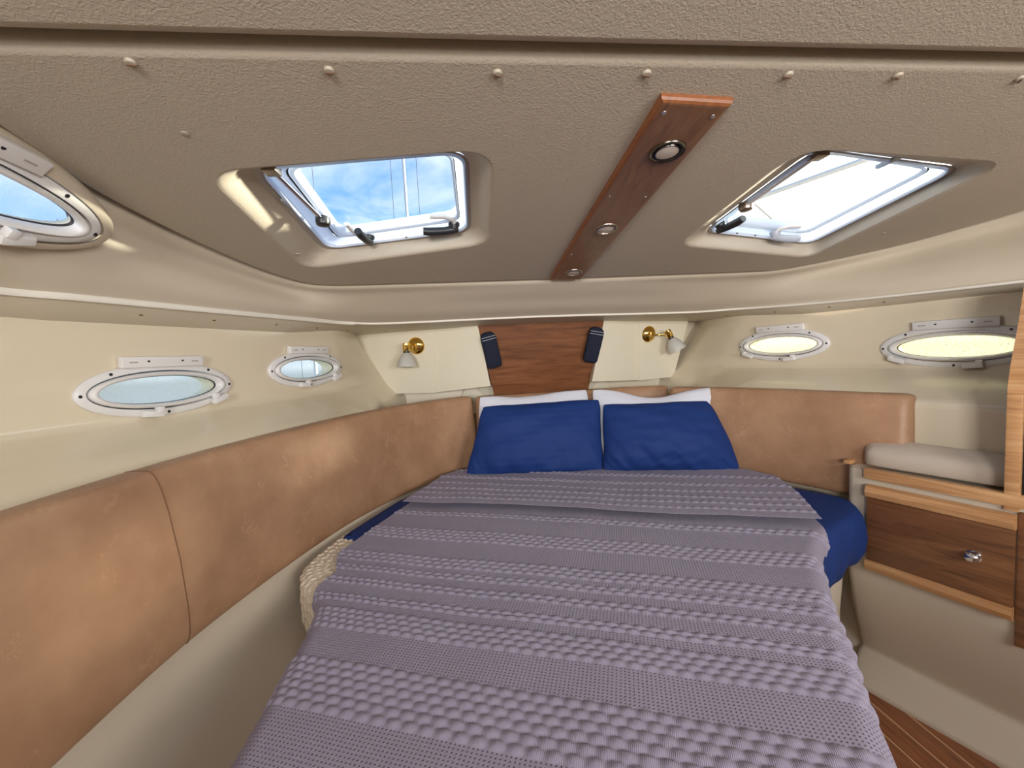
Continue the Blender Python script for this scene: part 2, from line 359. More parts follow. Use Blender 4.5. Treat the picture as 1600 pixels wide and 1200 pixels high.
# second panel, above and behind the camera
b, _ = panel('ceiling', crom([(-1.12, -.9), (-1.13, 0), (-1.12, .585), (-1.0, .592), (-.3, .594), (.5, .592), (1.30, .590), (1.39, .585), (1.40, 0), (1.40, -.9)], 60), [], lambda x, y: cz(x, y)-.006, .022, M['vinyl'])
c2 = b.build('ceiling', M['vinyl'], smooth=50); prop(c2, kind='structure')
# screw caps along the seam
for i, (x, y) in enumerate([(-.833, .634), (-.576, .642), (-.333, .642), (-.102, .638), (.133, .636), (.325, .634), (.558, .635)]):
    q = B(); z = cz(x, y); q.lathe((x, y, z+.002), (0, -.12, -1), [(0, .0078), (.003, .0075), (.0055, .0058), (.0062, .002)], 14)
    a = random.uniform(-.6, .6)+.5; s = q.build('screw_cap', M['cap'], ceil)
    B().box((x, y, z-.0044), (.011, .0016, .0012), Matrix.Rotation(a, 3, 'Z')).build('screw_slot', M['thread'], s)
for x, y in [(-.90, 1.33), (-.86, .78), (1.02, 1.28), (.42, 1.60), (-.5, 1.62)]:
    q = B(); z = cz(x, y); q.lathe((x, y, z+.001), (0, -.12, -1), [(0, .007), (.002, .0065), (.003, .003)], 12); q.build('screw_cap', M['cap'], ceil)

# ------------------------------------------------------------------ fascia, lip and piping around the cabin
E_ = [(-1.13, -.9), (-1.13, .3), (-1.135, .75), (-1.16, .93), (-1.114, 1.31), (-.99, 1.60), (-.87, 1.66), (-.70, 1.668), (-.05, 1.674), (.7, 1.668), (.91, 1.662), (1.07, 1.56), (1.211, 1.41), (1.341, 1.136), (1.40, .7), (1.42, -.9)]
T_ = [(-1.47, -.9, 1.434), (-1.44, .3, 1.434), (-1.350, .87, 1.434), (-1.282, 1.05, 1.434), (-1.170, 1.35, 1.434), (-1.030, 1.71, 1.434), (-.915, 1.91, 1.432), (-.72, 1.95, 1.426), (-.05, 1.953, 1.428), (.66, 1.952, 1.417), (.90, 1.92, 1.419), (1.045, 1.72, 1.408), (1.168, 1.44, 1.398), (1.290, 1.10, 1.393), (1.40, .7, 1.393), (1.50, -.9, 1.393)]
B_ = [(-1.60, -.9, 1.388), (-1.56, .3, 1.388), (-1.442, .9, 1.388), (-1.367, 1.09, 1.388), (-1.26, 1.37, 1.388), (-1.118, 1.74, 1.388), (-1.06, 2.25, 1.396), (-1.0, 2.60, 1.408), (0, 2.56, 1.404), (.98, 2.60, 1.40), (1.05, 2.25, 1.384), (1.118, 1.74, 1.368), (1.225, 1.46, 1.366), (1.352, 1.13, 1.366), (1.46, .7, 1.366), (1.60, -.9, 1.366)]
NS = 300
Ec = crom([(x, y, cz(x, y)) for x, y in E_], NS); Tc = crom(T_, NS); Bc = crom(B_, NS)
ol = np.array([p for p in outd if p[1] > .62])
for i in range(NS):
    if Ec[i, 1] > .66:
        j = int(np.argmin(((ol-Ec[i, :2])**2).sum(1))); Ec[i, :2] = ol[j]
for _ in range(4): Ec[1:-1] = (Ec[:-2]+2*Ec[1:-1]+Ec[2:])/4
Ec[:, 2] = cz(Ec[:, 0], Ec[:, 1])
tan = np.gradient(Ec, axis=0); outw = np.stack([-tan[:, 1], tan[:, 0], 0*tan[:, 0]], 1); outw /= np.linalg.norm(outw, axis=1)[:, None]
zz = np.array([0, 0, 1.])
side_w = np.clip(np.abs(Ec[:, 0:1])/1.0, .25, 1)
secs = [Ec-outw*.03+zz*.05, Ec+outw*.014+zz*.048, Ec+outw*.018+zz*.02, Ec+outw*.026-zz*.004, Ec*.86+Tc*.14+outw*.042*side_w, Ec*.70+Tc*.30+outw*.032*side_w, Ec*.5+Tc*.5+outw*.010, Ec*.25+Tc*.75-outw*.004, Ec*.06+Tc*.94+outw*.004, Tc+zz*.004]
S = np.stack(secs, 1)
# resample the section smoothly
SS = np.stack([crom(S[i], 28) for i in range(NS)], 0)
V, F = grid(SS)
cen = V[F].mean(1)
# opening of the upper port window on the port side
FP0 = Vector((-1.196, .70, 1.583)); 
fa = (Vector((-1.188, 1.0, 1.583))-Vector((-1.190, .75, 1.60))); fa = Vector((.03, 1, -.055)).normalized()
fn = Vector((.745, 0, -.667)); fn = (fn-fn.dot(fa)*fa).normalized(); fz = fn.cross(fa)
if fz.z < 0: fz = -fz
d = cen-np.array(FP0); ua = d@np.array(fa); uz = d@np.array(fz)
F = F[~(((ua/.275)**2+(uz/.071)**2 < 1) & (cen[:, 0] < 0))]
fas = mk('trim_fascia', V, F, M['fascia'], smooth=180); prop(fas, kind='structure')
LL = np.stack([Tc*(1-t)+Bc*t+zz*(-.004*math.sin(PI*t) if t < 1 else 0) for t in np.linspace(0, 1, 6)], 1)
V, F = grid(LL); lip = mk('trim_lip', V, F, M['lip'], smooth=180); prop(lip, kind='structure')
pp = B(); rings = []
for i in range(NS):
    n_ = Vector(outw[i]); p = Vector(Tc[i]); w = 1.0 if Tc[i][0] < -.9 else .6
    rings.append([p+n_*(.004*math.cos(a)-.001)+Vector((0, 0, 1))*.0085*w*math.sin(a) for a in np.linspace(0, 2*PI, 11)[:-1]])
pp.rings(rings); o = pp.build('trim_piping', M['piping'], smooth=60); prop(o, kind='structure')
for k in (70, 82, 94, 106, 120, 140, 160, 182, 200, 214, 228, 240):
    t = .45; p = Tc[k]*(1-t)+Bc[k]*t; B().lathe((p[0], p[1], p[2]-.003), (0, 0, -1), [(0, .005), (.002, .0045), (.003, .002)], 10).build('screw_cap', M['thread'], lip)

# outer deck skin that closes the roof (holes over the hatches)
bm = bmesh.new(); dk = lambda lp: [(p[0], p[1], cz(p[0], p[1])+.056) for p in lp]
loop_fill(bm, [dk([(-1.20, -.9), (1.45, -.9), (1.44, .62), (1.42, .95), (1.38, 1.15), (1.25, 1.44), (1.08, 1.62), (.94, 1.70), (-.93, 1.71), (-1.03, 1.65), (-1.10, 1.50), (-1.17, 1.2), (-1.19, .93), (-1.17, .62)]), dk(inset(rquad(FRAME[-1], .06, 9), .004)), dk(inset(rquad(FRAME[1], .06, 9), .004))])
bm.verts.index_update(); o = mk('trim_deck', [v.co for v in bm.verts], [[v.index for v in f.verts] for f in bm.faces], M['shell'], smooth=0); prop(o, kind='structure'); bm.free()

# ------------------------------------------------------------------ bow wall, liner and floor
q = B(); q.add([(-1.1, 2.5, 0), (1.1, 2.5, 0), (1.1, 2.5, 1.5), (-1.1, 2.5, 1.5)], [(0, 1, 2, 3)])
prop(q.build('wall_bow', M['gel'], smooth=0), kind='structure')
for s in (-1, 1):   # sloping liner beside the teak bow panel
    q = B(); q.add([(s*.20, 2.31, .92), (s*.50, 2.47, .92), (s*.42, 2.47, 1.10), (s*.24, 2.31, 1.10)], [(0, 1, 2, 3)]); prop(q.build('trim_bow', M['box'], smooth=0), kind='structure')

aw = B()  # unseen aft baffle, its stepped sill shaped to keep fill light off the low locker
for x0, x1, z0, z1 in [(-1.75, -1.15, 0, 1.9), (1.15, 1.75, 0, 1.9), (-1.15, .22, 0, 1.19), (.22, 1.15, 0, 1.08), (-1.15, 1.15, 1.74, 1.9)]:
    aw.box(((x0+x1)/2, -.92, (z0+z1)/2), (x1-x0, .03, z1-z0))
prop(aw.build('wall_aft_baffle', M['fascia'], smooth=0), kind='structure')
# port-side liner below the backrest
pth = crom([(-1.13, -.9), (-1.12, .3), (-1.105, .65), (-1.085, .9), (-1.045, 1.1), (-.985, 1.30), (-.90, 1.52), (-.80, 1.75), (-.62, 2.05), (-.45, 2.2)], 80)
def liner(path, prof, side=1):
    P2 = np.array(path); t = np.gradient(P2, axis=0); nn = np.stack([t[:, 1], -t[:, 0]], 1); nn /= np.linalg.norm(nn, axis=1)[:, None]
    pr = crom(prof, 36)
    V = np.stack([np.concatenate([P2+nn*d*side, np.full((len(P2), 1), z)], 1) for d, z in pr], 1); return V
V, F = grid(liner(pth, [(-.12, .96), (.0, .93), (.02, .70), (.03, .60), (.04, .535), (.075, .50), (.14, .478), (.24, .46), (.33, .44), (.34, .2), (.34, 0)]))
prop(mk('trim_berth', V, F, M['fascia'], smooth=180), kind='structure')

# cabin sole: teak planks with pale strips, as parts of the floor
fl = empty('floor', (0, 0, 0)); prop(fl, kind='structure')
q = B().box((.0, .8, -.03), (3.2, 3.6, .03)); q.build('subfloor', M['teak_floor'], fl)
px = .899
for k in range(-10, 4):
    x0 = px+k*.072+.003; x1 = x0+.066
    B().box(((x0+x1)/2, .55, -.008), (x1-x0, 2.6, .016), bev=.0012).build('plank', M['teak_floor'], fl)
    B().box((px+k*.072, .55, -.009), (.005, 2.6, .016)).build('strip', M['holly'], fl)

# ------------------------------------------------------------------ starboard cabinet
CA = Vector((.93, 1.24, 0)); CB = Vector((1.05, .935, 0)); cd = (CB-CA).normalized(); cn = Vector((-cd.y, cd.x, 0)); 
if cn.x > 0: cn = -cn          # points into the cabin
def cp(s, d, z): return CA+cd*s+cn*d+Vector((0, 0, z))       # s along front, d out of front, z up
CR = Matrix((cd, cn, Vector((0, 0, 1)))).transposed()
cab = empty('locker', (1.15, 1.0, 0)); prop(cab, 'cream locker with a teak door, right of the bed', 'locker')
s0, s1 = -.065, .60
prf = [(.0, .795), (.0, .60), (-.001, .44), (-.008, .38), (-.030, .29), (-.062, .19), (-.088, .115), (-.085, .095), (-.07, .08), (-.02, .03), (-.004, .014), (.0, .0)]
pr = crom(prf, 40); rings = []
ss = [s0+.0+.02*(1-math.cos(a)) for a in np.linspace(0, PI/2, 5)]
V = []
for s_, dd in [(s0, -.45), (s0, -.2), (s0, -.024)]+[(s0+.022*(1-math.cos(a)), -.022*(1-math.sin(a))) for a in np.linspace(.15, PI/2, 5)]+[(s, 0) for s in np.linspace(0, s1, 12)]:
    V.append([cp(s_, dd+(d_ if dd > -.03 else 0), z) for d_, z in pr])
V_, F_ = grid(np.array([[tuple(p) for p in r] for r in V])); body = B().add(V_, F_.tolist())
body.add([cp(s0, -.45, .795), cp(s0, -.02, .795), cp(s0+.02, 0, .795), cp(s1, 0, .795), cp(s1, -.55, .795)], [(0, 1, 2, 3, 4)])
body.build('body', M['fascia'], cab, smooth=50)
def cbar(b, sa, sb, d0, d1, z0, z1, bev=.003):
    return b.box(cp((sa+sb)/2, (d0+d1)/2, (z0+z1)/2), (sb-sa, d1-d0, z1-z0), CR, bev)
# fiddle rail on the shelf
cbar(B(), -.012, .345, -.02, .014, .768, .803, .006).build('fiddle_rail', M['teak_edge'], cab)
cbar(B(), -.085, -.062, -.30, -.02, .798, .812, .004).build('fiddle_rail', M['teak_edge'], cab)
# teak door with solid edge bands
dr = cbar(B(), .0, .326, .002, .018, .46, .748, .002).build('door', M['teak'], cab); prop(dr, 'teak veneer door with paler top and bottom bands')
def band(z0, z1, nm):
    prof_ = [(.018, z0), (.026, z0+.004), (.030, (z0+z1)/2), (.024, z1-.004), (.014, z1)] if z0 > .6 else [(.014, z0), (.024, z0+.004), (.030, (z0+z1)/2), (.026, z1-.003), (.018, z1)]
    rr = [[cp(s, d_, z) for d_, z in prof_]+[cp(s, .002, z1), cp(s, .002, z0)] for s in (-.001, .327)]
    return B().rings(rr, True, True).build(nm, M['teak_edge'], dr, smooth=30)
band(.708, .750, 'edge_band'); band(.452, .490, 'edge_band')
kn = B(); c0 = cp(.252, .018, .606)
kn.lathe(c0, cn, [(0, .017), (.003, .017), (.004, .008), (.012, .008), (.015, .014), (.020, .016), (.025, .0135), (.028, .007), (.0285, .001)], 24); prop(kn.build('knob', M['chrome'], dr, smooth=60), 'round chrome knob')
# near end of the locker: teak side
cbar(B(), .328, .352, -.5, .006, .38, .758, .003).build('end_panel', M['teak'], cab)
# cushion lying on the locker
pz = [( .935, 1.268), (1.03, 1.36), (1.20, 1.44), (1.27, 1.26), (1.33, 1.04), (1.40, .93), (1.09, .93)]
pz = np.array([(.948, 1.262), (.975, 1.295), (1.045, 1.325), (1.09, 1.17), (1.15, 1.02), (1.185, .935), (1.098, .93)])
pr_ = [(-.0, .806), (-.004, .812), (-.004, .832), (.0, .842), (.008, .848), (.018, .852)]
lp = []
for i in range(len(pz)):
    a, b_ = pz[i], pz[(i+1) % len(pz)]
    for t in np.linspace(0, 1, 9)[:-1]: lp.append(a*(1-t)+b_*t)
lp = np.array(lp); 
for _ in range(3): lp = (np.roll(lp, 1, 0)+2*lp+np.roll(lp, -1, 0))/4
rg = [[(p[0], p[1], z) for p in inset(lp, d_)] for d_, z in pr_]
for f_ in (.75, .5, .25, .05):
    c_ = lp.mean(0); rg.append([(c_[0]+(p[0]-c_[0])*f_, c_[1]+(p[1]-c_[1])*f_, .852+.004*(1-f_)) for p in inset(lp, .018)])
rg = [[(p[0], p[1], p[2]+(.036*max(0, min(1, (Vector((p[0], p[1], 0))-CA).dot(-cn)/.10)) if p[2] > .83 else 0)) for p in r_] for r_ in rg]
lc = B().rings(rg, True, True).build('locker_cushion', M['cushion'], smooth=70); prop(lc, 'flat beige cushion lying on top of the locker', 'cushion')
# bulkhead post at the near end of the locker
post = empty('bulkhead', (1.06, .92, .755)); prop(post, 'teak-edged black bulkhead rising from the near end of the locker', 'bulkhead')
pc = cp(.318, .0, .0)
cbar(B(), .302, .330, -.012, .010, .757, 1.077, .003).build('teak_edge', M['teak_edge'], post)
rr = []
for z, dd, w in [(1.077, -.004, .03), (1.10, -.006, .03), (1.15, -.022, .03), (1.20, -.045, .03), (1.26, -.075, .03), (1.38, -.12, .03)]:
    rr.append([cp(.300, dd, z), cp(.300+w, dd-.0, z), cp(.300+w, dd-.03, z), cp(.300, dd-.03, z)])
B().rings(rr, True, True).build('teak_edge', M['teak_edge'], post, smooth=30)
rr = [[cp(.318, dd, z), cp(.345, dd, z), cp(.345, -.5, z), cp(.318, -.5, z)] for z, dd in [(.757, -.008), (1.08, -.008), (1.15, -.03), (1.20, -.05), (1.26, -.08), (1.38, -.13)]]
B().rings(rr, True, True).build('black_panel', M['dark'], post, smooth=30)  # flat black slab behind the teak edge

# ------------------------------------------------------------------ bow panel and corner boxes
def slab(pts, th, nrm_):
    """thick polygon"""
    n_ = Vector(nrm_).normalized(); a = [Vector(p) for p in pts]; k = len(a)
    v = a+[p-n_*th for p in a]; f = [tuple(range(k)), tuple(reversed(range(k, 2*k)))]+[(i, i+k, (i+1) % k+k, (i+1) % k) for i in range(k)]
    return B().add(v, f)
bp = slab([(-.350, 2.195, 1.43), (-.248, 2.345, .90), (.248, 2.345, .90), (.350, 2.195, 1.43)], .02, (0, -.956, -.29)).build('bow_panel', M['teak_bow'], smooth=0)
prop(bp, 'tapering teak panel in the bow above the pillows', 'panel')
def corner(s):
    nm = 'port' if s < 0 else 'starboard'
    FT = (s*.577, 2.285, 1.445); FB = (s*.597, 2.365, 1.062); OB = (s*.852, 2.44, 1.066); OT = (-1.049, 2.433, 1.403) if s < 0 else (.928, 2.40, 1.39)
    IT = (s*.350, 2.19, 1.445); IB = ((-.293, 2.233, 1.089) if s < 0 else (.272, 2.225, 1.081))
    FT_, FB_, OB_, OT_ = map(Vector, (FT, FB, OB, OT)); OT = OT_+(OT_-OB_)*.12; FTx = FT
    r = empty('corner_box', (s*.6, 2.35, 1.062))
    prop(r, ('cream corner box under the ceiling with a brass lamp, left of the teak panel' if s < 0 else 'cream corner box under the ceiling, right of the teak panel, with a tilted lamp shade'), 'corner box', 'corner boxes beside the teak panel')
    b = B().add([IT, FT, FB, IB, (s*.283, 2.5, 1.075), (s*.597, 2.5, 1.062), OB, OT, (s*.9, 2.5, 1.45), (s*.36, 2.34, 1.46), (s*.285, 2.36, 1.08)], [(0, 1, 2, 3), (3, 2, 5, 4), (2, 6, 5), (0, 3, 10, 9)])
    b.build('side_panel', M['box'], r, smooth=0)
    b2 = slab([FT, FB, OB, OT], .012, (Vector(FB)-Vector(FT)).cross(Vector(OB)-Vector(FB))*(1 if s < 0 else -1))
    face = b2.build('access_panel', M['box'], r, smooth=0)
    nn = (Vector(FB)-Vector(FT)).cross(Vector(OB)-Vector(FB)).normalized()
    if nn.y > 0: nn = -nn
    V4 = [Vector(p) for p in (FT, FB, OB, OT)]; cen_ = sum(V4, Vector())/4
    # raised rim along the fold
    B().tube([Vector(FT)+nn*.003, Vector(FB)+nn*.003], .0035, 8).build('rim', M['box'], face)
    for (w0, w1, w2, w3) in [(.87, .03, 0, .10), (.06, .84, .08, .02), (.02, .10, .80, .08)]:
        p = V4[0]*w0+V4[1]*w1+V4[2]*w2+V4[3]*w3
        B().lathe(p, nn, [(0, .007), (.003, .006), (.004, .002)], 12).build('screw', M['lip'], face)
    return nn, V4
NL, VL = corner(-1); NR, VR = corner(1)
# speakers in dark fabric
def speaker(s):
    c = Vector((s*.282, 2.205, 1.283)); up = Vector((s*.20, -.27, 1)).normalized(); nn = Vector((-s*.15, -1, -.27)); nn = (nn-nn.dot(up)*up).normalized(); rt = up.cross(nn)
    r = empty('speaker', c); prop(r, 'small dark navy fabric speaker on the %s edge of the teak panel' % ('left' if s < 0 else 'right'), 'speaker', 'small speakers on the teak panel')
    rg = []
    for h, w, dd in [(-.098, .030, .012), (-.092, .037, .022), (-.08, .040, .026), (0, .041, .028), (.065, .041, .028), (.083, .038, .024), (.095, .028, .018), (.1, .016, .010)]:
        rg.append([c+up*h+rt*w*math.copysign(abs(math.cos(a))**.45, math.cos(a))+nn*dd*math.copysign(abs(math.sin(a))**.5, math.sin(a)) for a in np.linspace(0, 2*PI, 29)[:-1]])
    b = B().rings(rg, True, True); b.build('cover', M['pouch'], r, smooth=60)
    for h in (.066, .080):
        B().tube([c+up*h+rt*w+nn*(.0285-.16*abs(w)**1.6) for w in np.linspace(-.038, .038, 9)], .0011, 6).build('stitching', M['linen'], r)
    B().box(c-nn*.026, (.05, .02, .1), Matrix((rt, nn, up)).transposed(), .002).build('bracket', M['black'], r)
speaker(-1); speaker(1)
# reading lamps
def lamp(base, nn, knuckle, tip, axis, label):
    base = Vector(base); nn = Vector(nn); r = empty('reading_lamp', base); prop(r, label, 'lamp', 'brass reading lamps on the corner boxes')
    B().lathe(base, nn, [(0, .050), (.006, .051), (.012, .049), (.022, .042), (.032, .025), (.036, .005)], 32).build('base', M['gold'], r, smooth=60)
    k = Vector(knuckle); ax = Vector(axis).normalized()
    B().tube([base+nn*.022, base+nn*.05+(k-base)*.3, k], .0045, 10).build('arm', M['gold'], r, smooth=60)
    B().lathe(k-ax*.020, ax, [(0, .014), (.002, .019), (.042, .019), (.046, .015)], 24).build('holder', M['gold'], r, smooth=50)
    B().lathe(k+ax*.022, ax, [(0, .0165), (.014, .0165)], 20).build('collar', M['black'], r, smooth=50)
    sh = [(.034, .016), (.040, .023), (.054, .033), (.072, .042), (.090, .048), (.110, .052), (.110, .050), (.090, .046), (.056, .032), (.038, .018)]
    B().lathe(k+ax*.0, ax, sh, 32, cap=False).build('shade', M['frost'], r, smooth=60)
    B().lathe(k+ax*.03, ax, [(0, .006), (.012, .010), (.024, .0115), (.034, .009), (.038, .003)], 16).build('bulb', M['lens'], r, smooth=60)
fc = lambda VV, a, b: ((VV[0]*(1-a)+VV[3]*a)*(1-b)+(VV[1]*(1-a)+VV[2]*a)*b)
bL = Vector((-.686, 2.339, 1.332)); bR = Vector((.649, 2.328, 1.333))
def onplane(p, V4, nn): return p-nn*((p-V4[0]).dot(nn))
bL = onplane(bL, VL, NL); bR = onplane(bR, VR, NR)
lamp(bL, NL, bL+NL*.075+Vector((-.028, 0, .008)), None, (-.04, -.05, -1), 'brass reading lamp with a frosted glass shade pointing down, left corner box')
lamp(bR, NR, bR+NR*.065+Vector((.080, 0, .008)), None, (.42, -.1, -.90), 'brass reading lamp with its frosted shade tilted right, right corner box')

# ------------------------------------------------------------------ ceiling light board
def cpt(x, y, d=0): return Vector((x, y, cz(x, y)))+Vector((0, -.1191, -.9929))*d     # d below the ceiling
lb = empty('light_board', cpt(0, 1.15)); prop(lb, 'long teak board on the ceiling carrying three round lights', 'light board')
rg = []
for d_, ins in [(0, 0), (.006, 0), (.010, .002), (.0125, .006), (.0130, .010)]:
    rg.append([cpt(x, y, d_) for x, y in [(-.060+ins, .676+ins), (.072-ins, .684+ins), (.069-ins, 1.648-ins), (-.062+ins, 1.636-ins)]])
B().rings(rg[:-1], False, False).build('edge', M['board_edge'], lb, smooth=0)
B().add(rg[-2]+rg[-1], [(0, 1, 5, 4), (1, 2, 6, 5), (2, 3, 7, 6), (3, 0, 4, 7), (4, 5, 6, 7)]).build('board', M['teak_y'], lb, smooth=0)
dn = Vector((0, -.1191, -.9929))
for i, (x, y, rad) in enumerate([(.017, .812, .036), (.011, 1.165, .033), (.011, 1.545, .033)]):
    if i == 0:
        f_ = B().lathe(cpt(x, y, .0125), dn, [(0, rad), (.003, rad), (.005, rad*.94), (.004, rad*.84), (.001, rad*.80), (.0005, rad*.72), (.004, rad*.68), (.004, rad*.62)], 36, cap=False).build('light', M['darkring'], lb, smooth=50)
        B().lathe(cpt(x, y, .0125), dn, [(.0012, rad*.84), (.0014, rad*.72)], 36, cap=False).build('black_ring', M['black'], f_)  # black inner ring of the nearest light
        B().lathe(cpt(x, y, .0125), dn, [(.003, rad*.64), (.0045, rad*.4), (.005, rad*.05)], 30).build('lens', M['lens'], f_, smooth=60)
    else:
        f_ = B().lathe(cpt(x, y, .0125), dn, [(0, rad), (.003, rad), (.006, rad*.9), (.006, rad*.82), (.001, rad*.76)], 36, cap=False).build('light', M['nickel'], lb, smooth=50)
        B().lathe(cpt(x, y, .0125), dn, [(.002, rad*.78), (.005, rad*.5), (.006, rad*.05)], 30).build('lens', M['lens'], f_, smooth=60)
for x, y, rad in [(-.042, .705, .0045), (.052, .713, .0045), (-.042, .985, .0028), (.050, .99, .0028), (-.042, 1.36, .0028), (.048, 1.36, .0028)]:
    B().lathe(cpt(x, y, .0125), dn, [(0, rad), (.0015, rad*.9), (.0022, rad*.4)], 14).build('screw', M['chrome'], lb)

# ------------------------------------------------------------------ hatches
def hatch(side, idx):
    L3 = lambda q, r_, dz, n=9: [(p[0], p[1], cz(p[0], p[1])+dz) for p in rquad(q, r_, n)]
    fr = np.array([p[:2] for p in L3(FRAME[side], .06, 0)]); pn = np.array([p[:2] for p in L3(PANE[side], .035, 0)])
    c = fr.mean(0); r = empty('window_%d' % idx, (c[0], c[1], cz(*c)+.05))
    prop(r, ('square deck hatch left of the ceiling light board, blue sky behind' if side < 0 else 'square deck hatch right of the ceiling light board, glaring white sky behind'), kind='structure')
    R = lambda t, dz, ins=0: [(p[0], p[1], cz(p[0], p[1])+dz) for p in (fr*(1-t)+pn*t)]
    B().rings([R(-.06, .048), R(0, .0475), R(.08, .047), R(.16, .049), R(.18, .053)]).build('outer_frame', M['alu'], r, smooth=60)
    B().rings([R(.18, .053), R(.19, .046), R(.25, .044), R(.27, .047), R(.28, .054), R(.72, .058), R(.74, .060)]).build('inner_frame', M['hatchwhite'], r, smooth=40)
    B().rings([R(.735, .060), R(.75, .066), R(.79, .066), R(.80, .062)]).build('gasket', M['gasket'], r, smooth=30)
    B().rings([R(.80, .060), R(.84, .056), R(.95, .058), R(1.0, .064), R(1.0, .085)]).build('lid_frame', M['hatchwhite'], r, smooth=40)
    rr = R(.98, .070); k = len(rr); rr2 = R(.98, .080)
    B().add(rr+rr2, [tuple(range(k)), tuple(range(2*k-1, k-1, -1))]).build('pane', M['acrylic'], r, smooth=0)
    # far inner edge and side vectors
    f_in = Vector((*FRAME[side][2 if side < 0 else 1], 0)); f_out = Vector((*FRAME[side][1 if side < 0 else 2], 0)); n_in = Vector((*FRAME[side][3 if side < 0 else 0], 0)); n_out = Vector((*FRAME[side][0 if side < 0 else 3], 0))
    def hp(a, b, dz):  # a 0..1 inboard->outboard, b 0..1 near->far
        p = (n_in*(1-a)+n_out*a)*(1-b)+(f_in*(1-a)+f_out*a)*b; return Vector((p.x, p.y, cz(p.x, p.y)+dz))
    def handle(a, b, dirv, base_m, lev_m, nm_label):
        p = hp(a, b, .056); hroot = B().lathe(p, (0, -.12, -1), [(0, .017), (.006, .017), (.012, .013), (.020, .012), (.022, .010)], 20).build('handle', base_m, r, smooth=50)
        d_ = Vector(dirv).normalized(); q0 = p+Vector((0, 0, -.018))
        bb = B().tube([q0-d_*.012, q0+d_*.005, q0+d_*.03+Vector((0, 0, -.004)), q0+d_*.07+Vector((0, 0, -.006)), q0+d_*.092+Vector((0, 0, -.004))], [.009, .0125, .0115, .0125, .011], 14)
        bb.build('lever', lev_m, hroot, smooth=60)
        sd_ = Vector((-.04, 0, 0)) if abs(d_.x) < .5 else Vector((0, -.035, 0))
        B().tube([p+Vector((0, .0, -.004)), p+sd_*.6+Vector((0, 0, .006)), p+sd_+Vector((0, 0, .010))+d_*.025, p+sd_+Vector((0, 0, .010))+d_*.068], [.010, .009, .008, .007], 10).build('catch', M['white'], hroot, smooth=60)
    if side < 0:
        handle(.66, .90, (-.10, -.8, .10), M['black'], M['black'], '')
        handle(.10, .86, (-1, -.12, -.02), M['black'], M['black'], '')
    else:
        handle(.07, .88, (.16, -.8, .10), M['black'], M['black'], '')
        handle(.55, .90, (1, .02, -.02), M['hatchwhite'], M['hatchwhite'], '')
    for a, b in [(.42, .955), (.26, .955), (.1, .955)]:
        B().lathe(hp(a, b, .050), (0, -.12, -1), [(0, .004), (.002, .003)], 10).build('screw', M['black'], r)
    # telescopic stay with round clamp knob along the outboard side
    a_ = .91 if side < 0 else .06
    s_a = hp(a_, .04, .05); s_b = hp(a_-.06 if side < 0 else a_-.03, .55 if side < 0 else .56, .044)
    st = B().tube([s_a, s_a*.5+s_b*.5, s_b], .006, 10).build('stay', M['chrome'] if side < 0 else M['white'], r, smooth=60)
    B().lathe(s_b+Vector((0, 0, .010)), (0, -.12, -1), [(0, .012), (.004, .019), (.016, .020), (.024, .017), (.027, .008)], 20).build('knob', M['black'] if side < 0 else M['nickel'], st, smooth=50)
    B().box(s_a, (.03, .035, .02), bev=.003).build('bracket', M['nickel'], st)
    B().box(hp(.97 if side < 0 else .5, .35 if side < 0 else .03, .05), (.012, .06, .01), bev=.002).build('hinge', M['hatchwhite'], r)
hatch(-1, 1); hatch(1, 2)

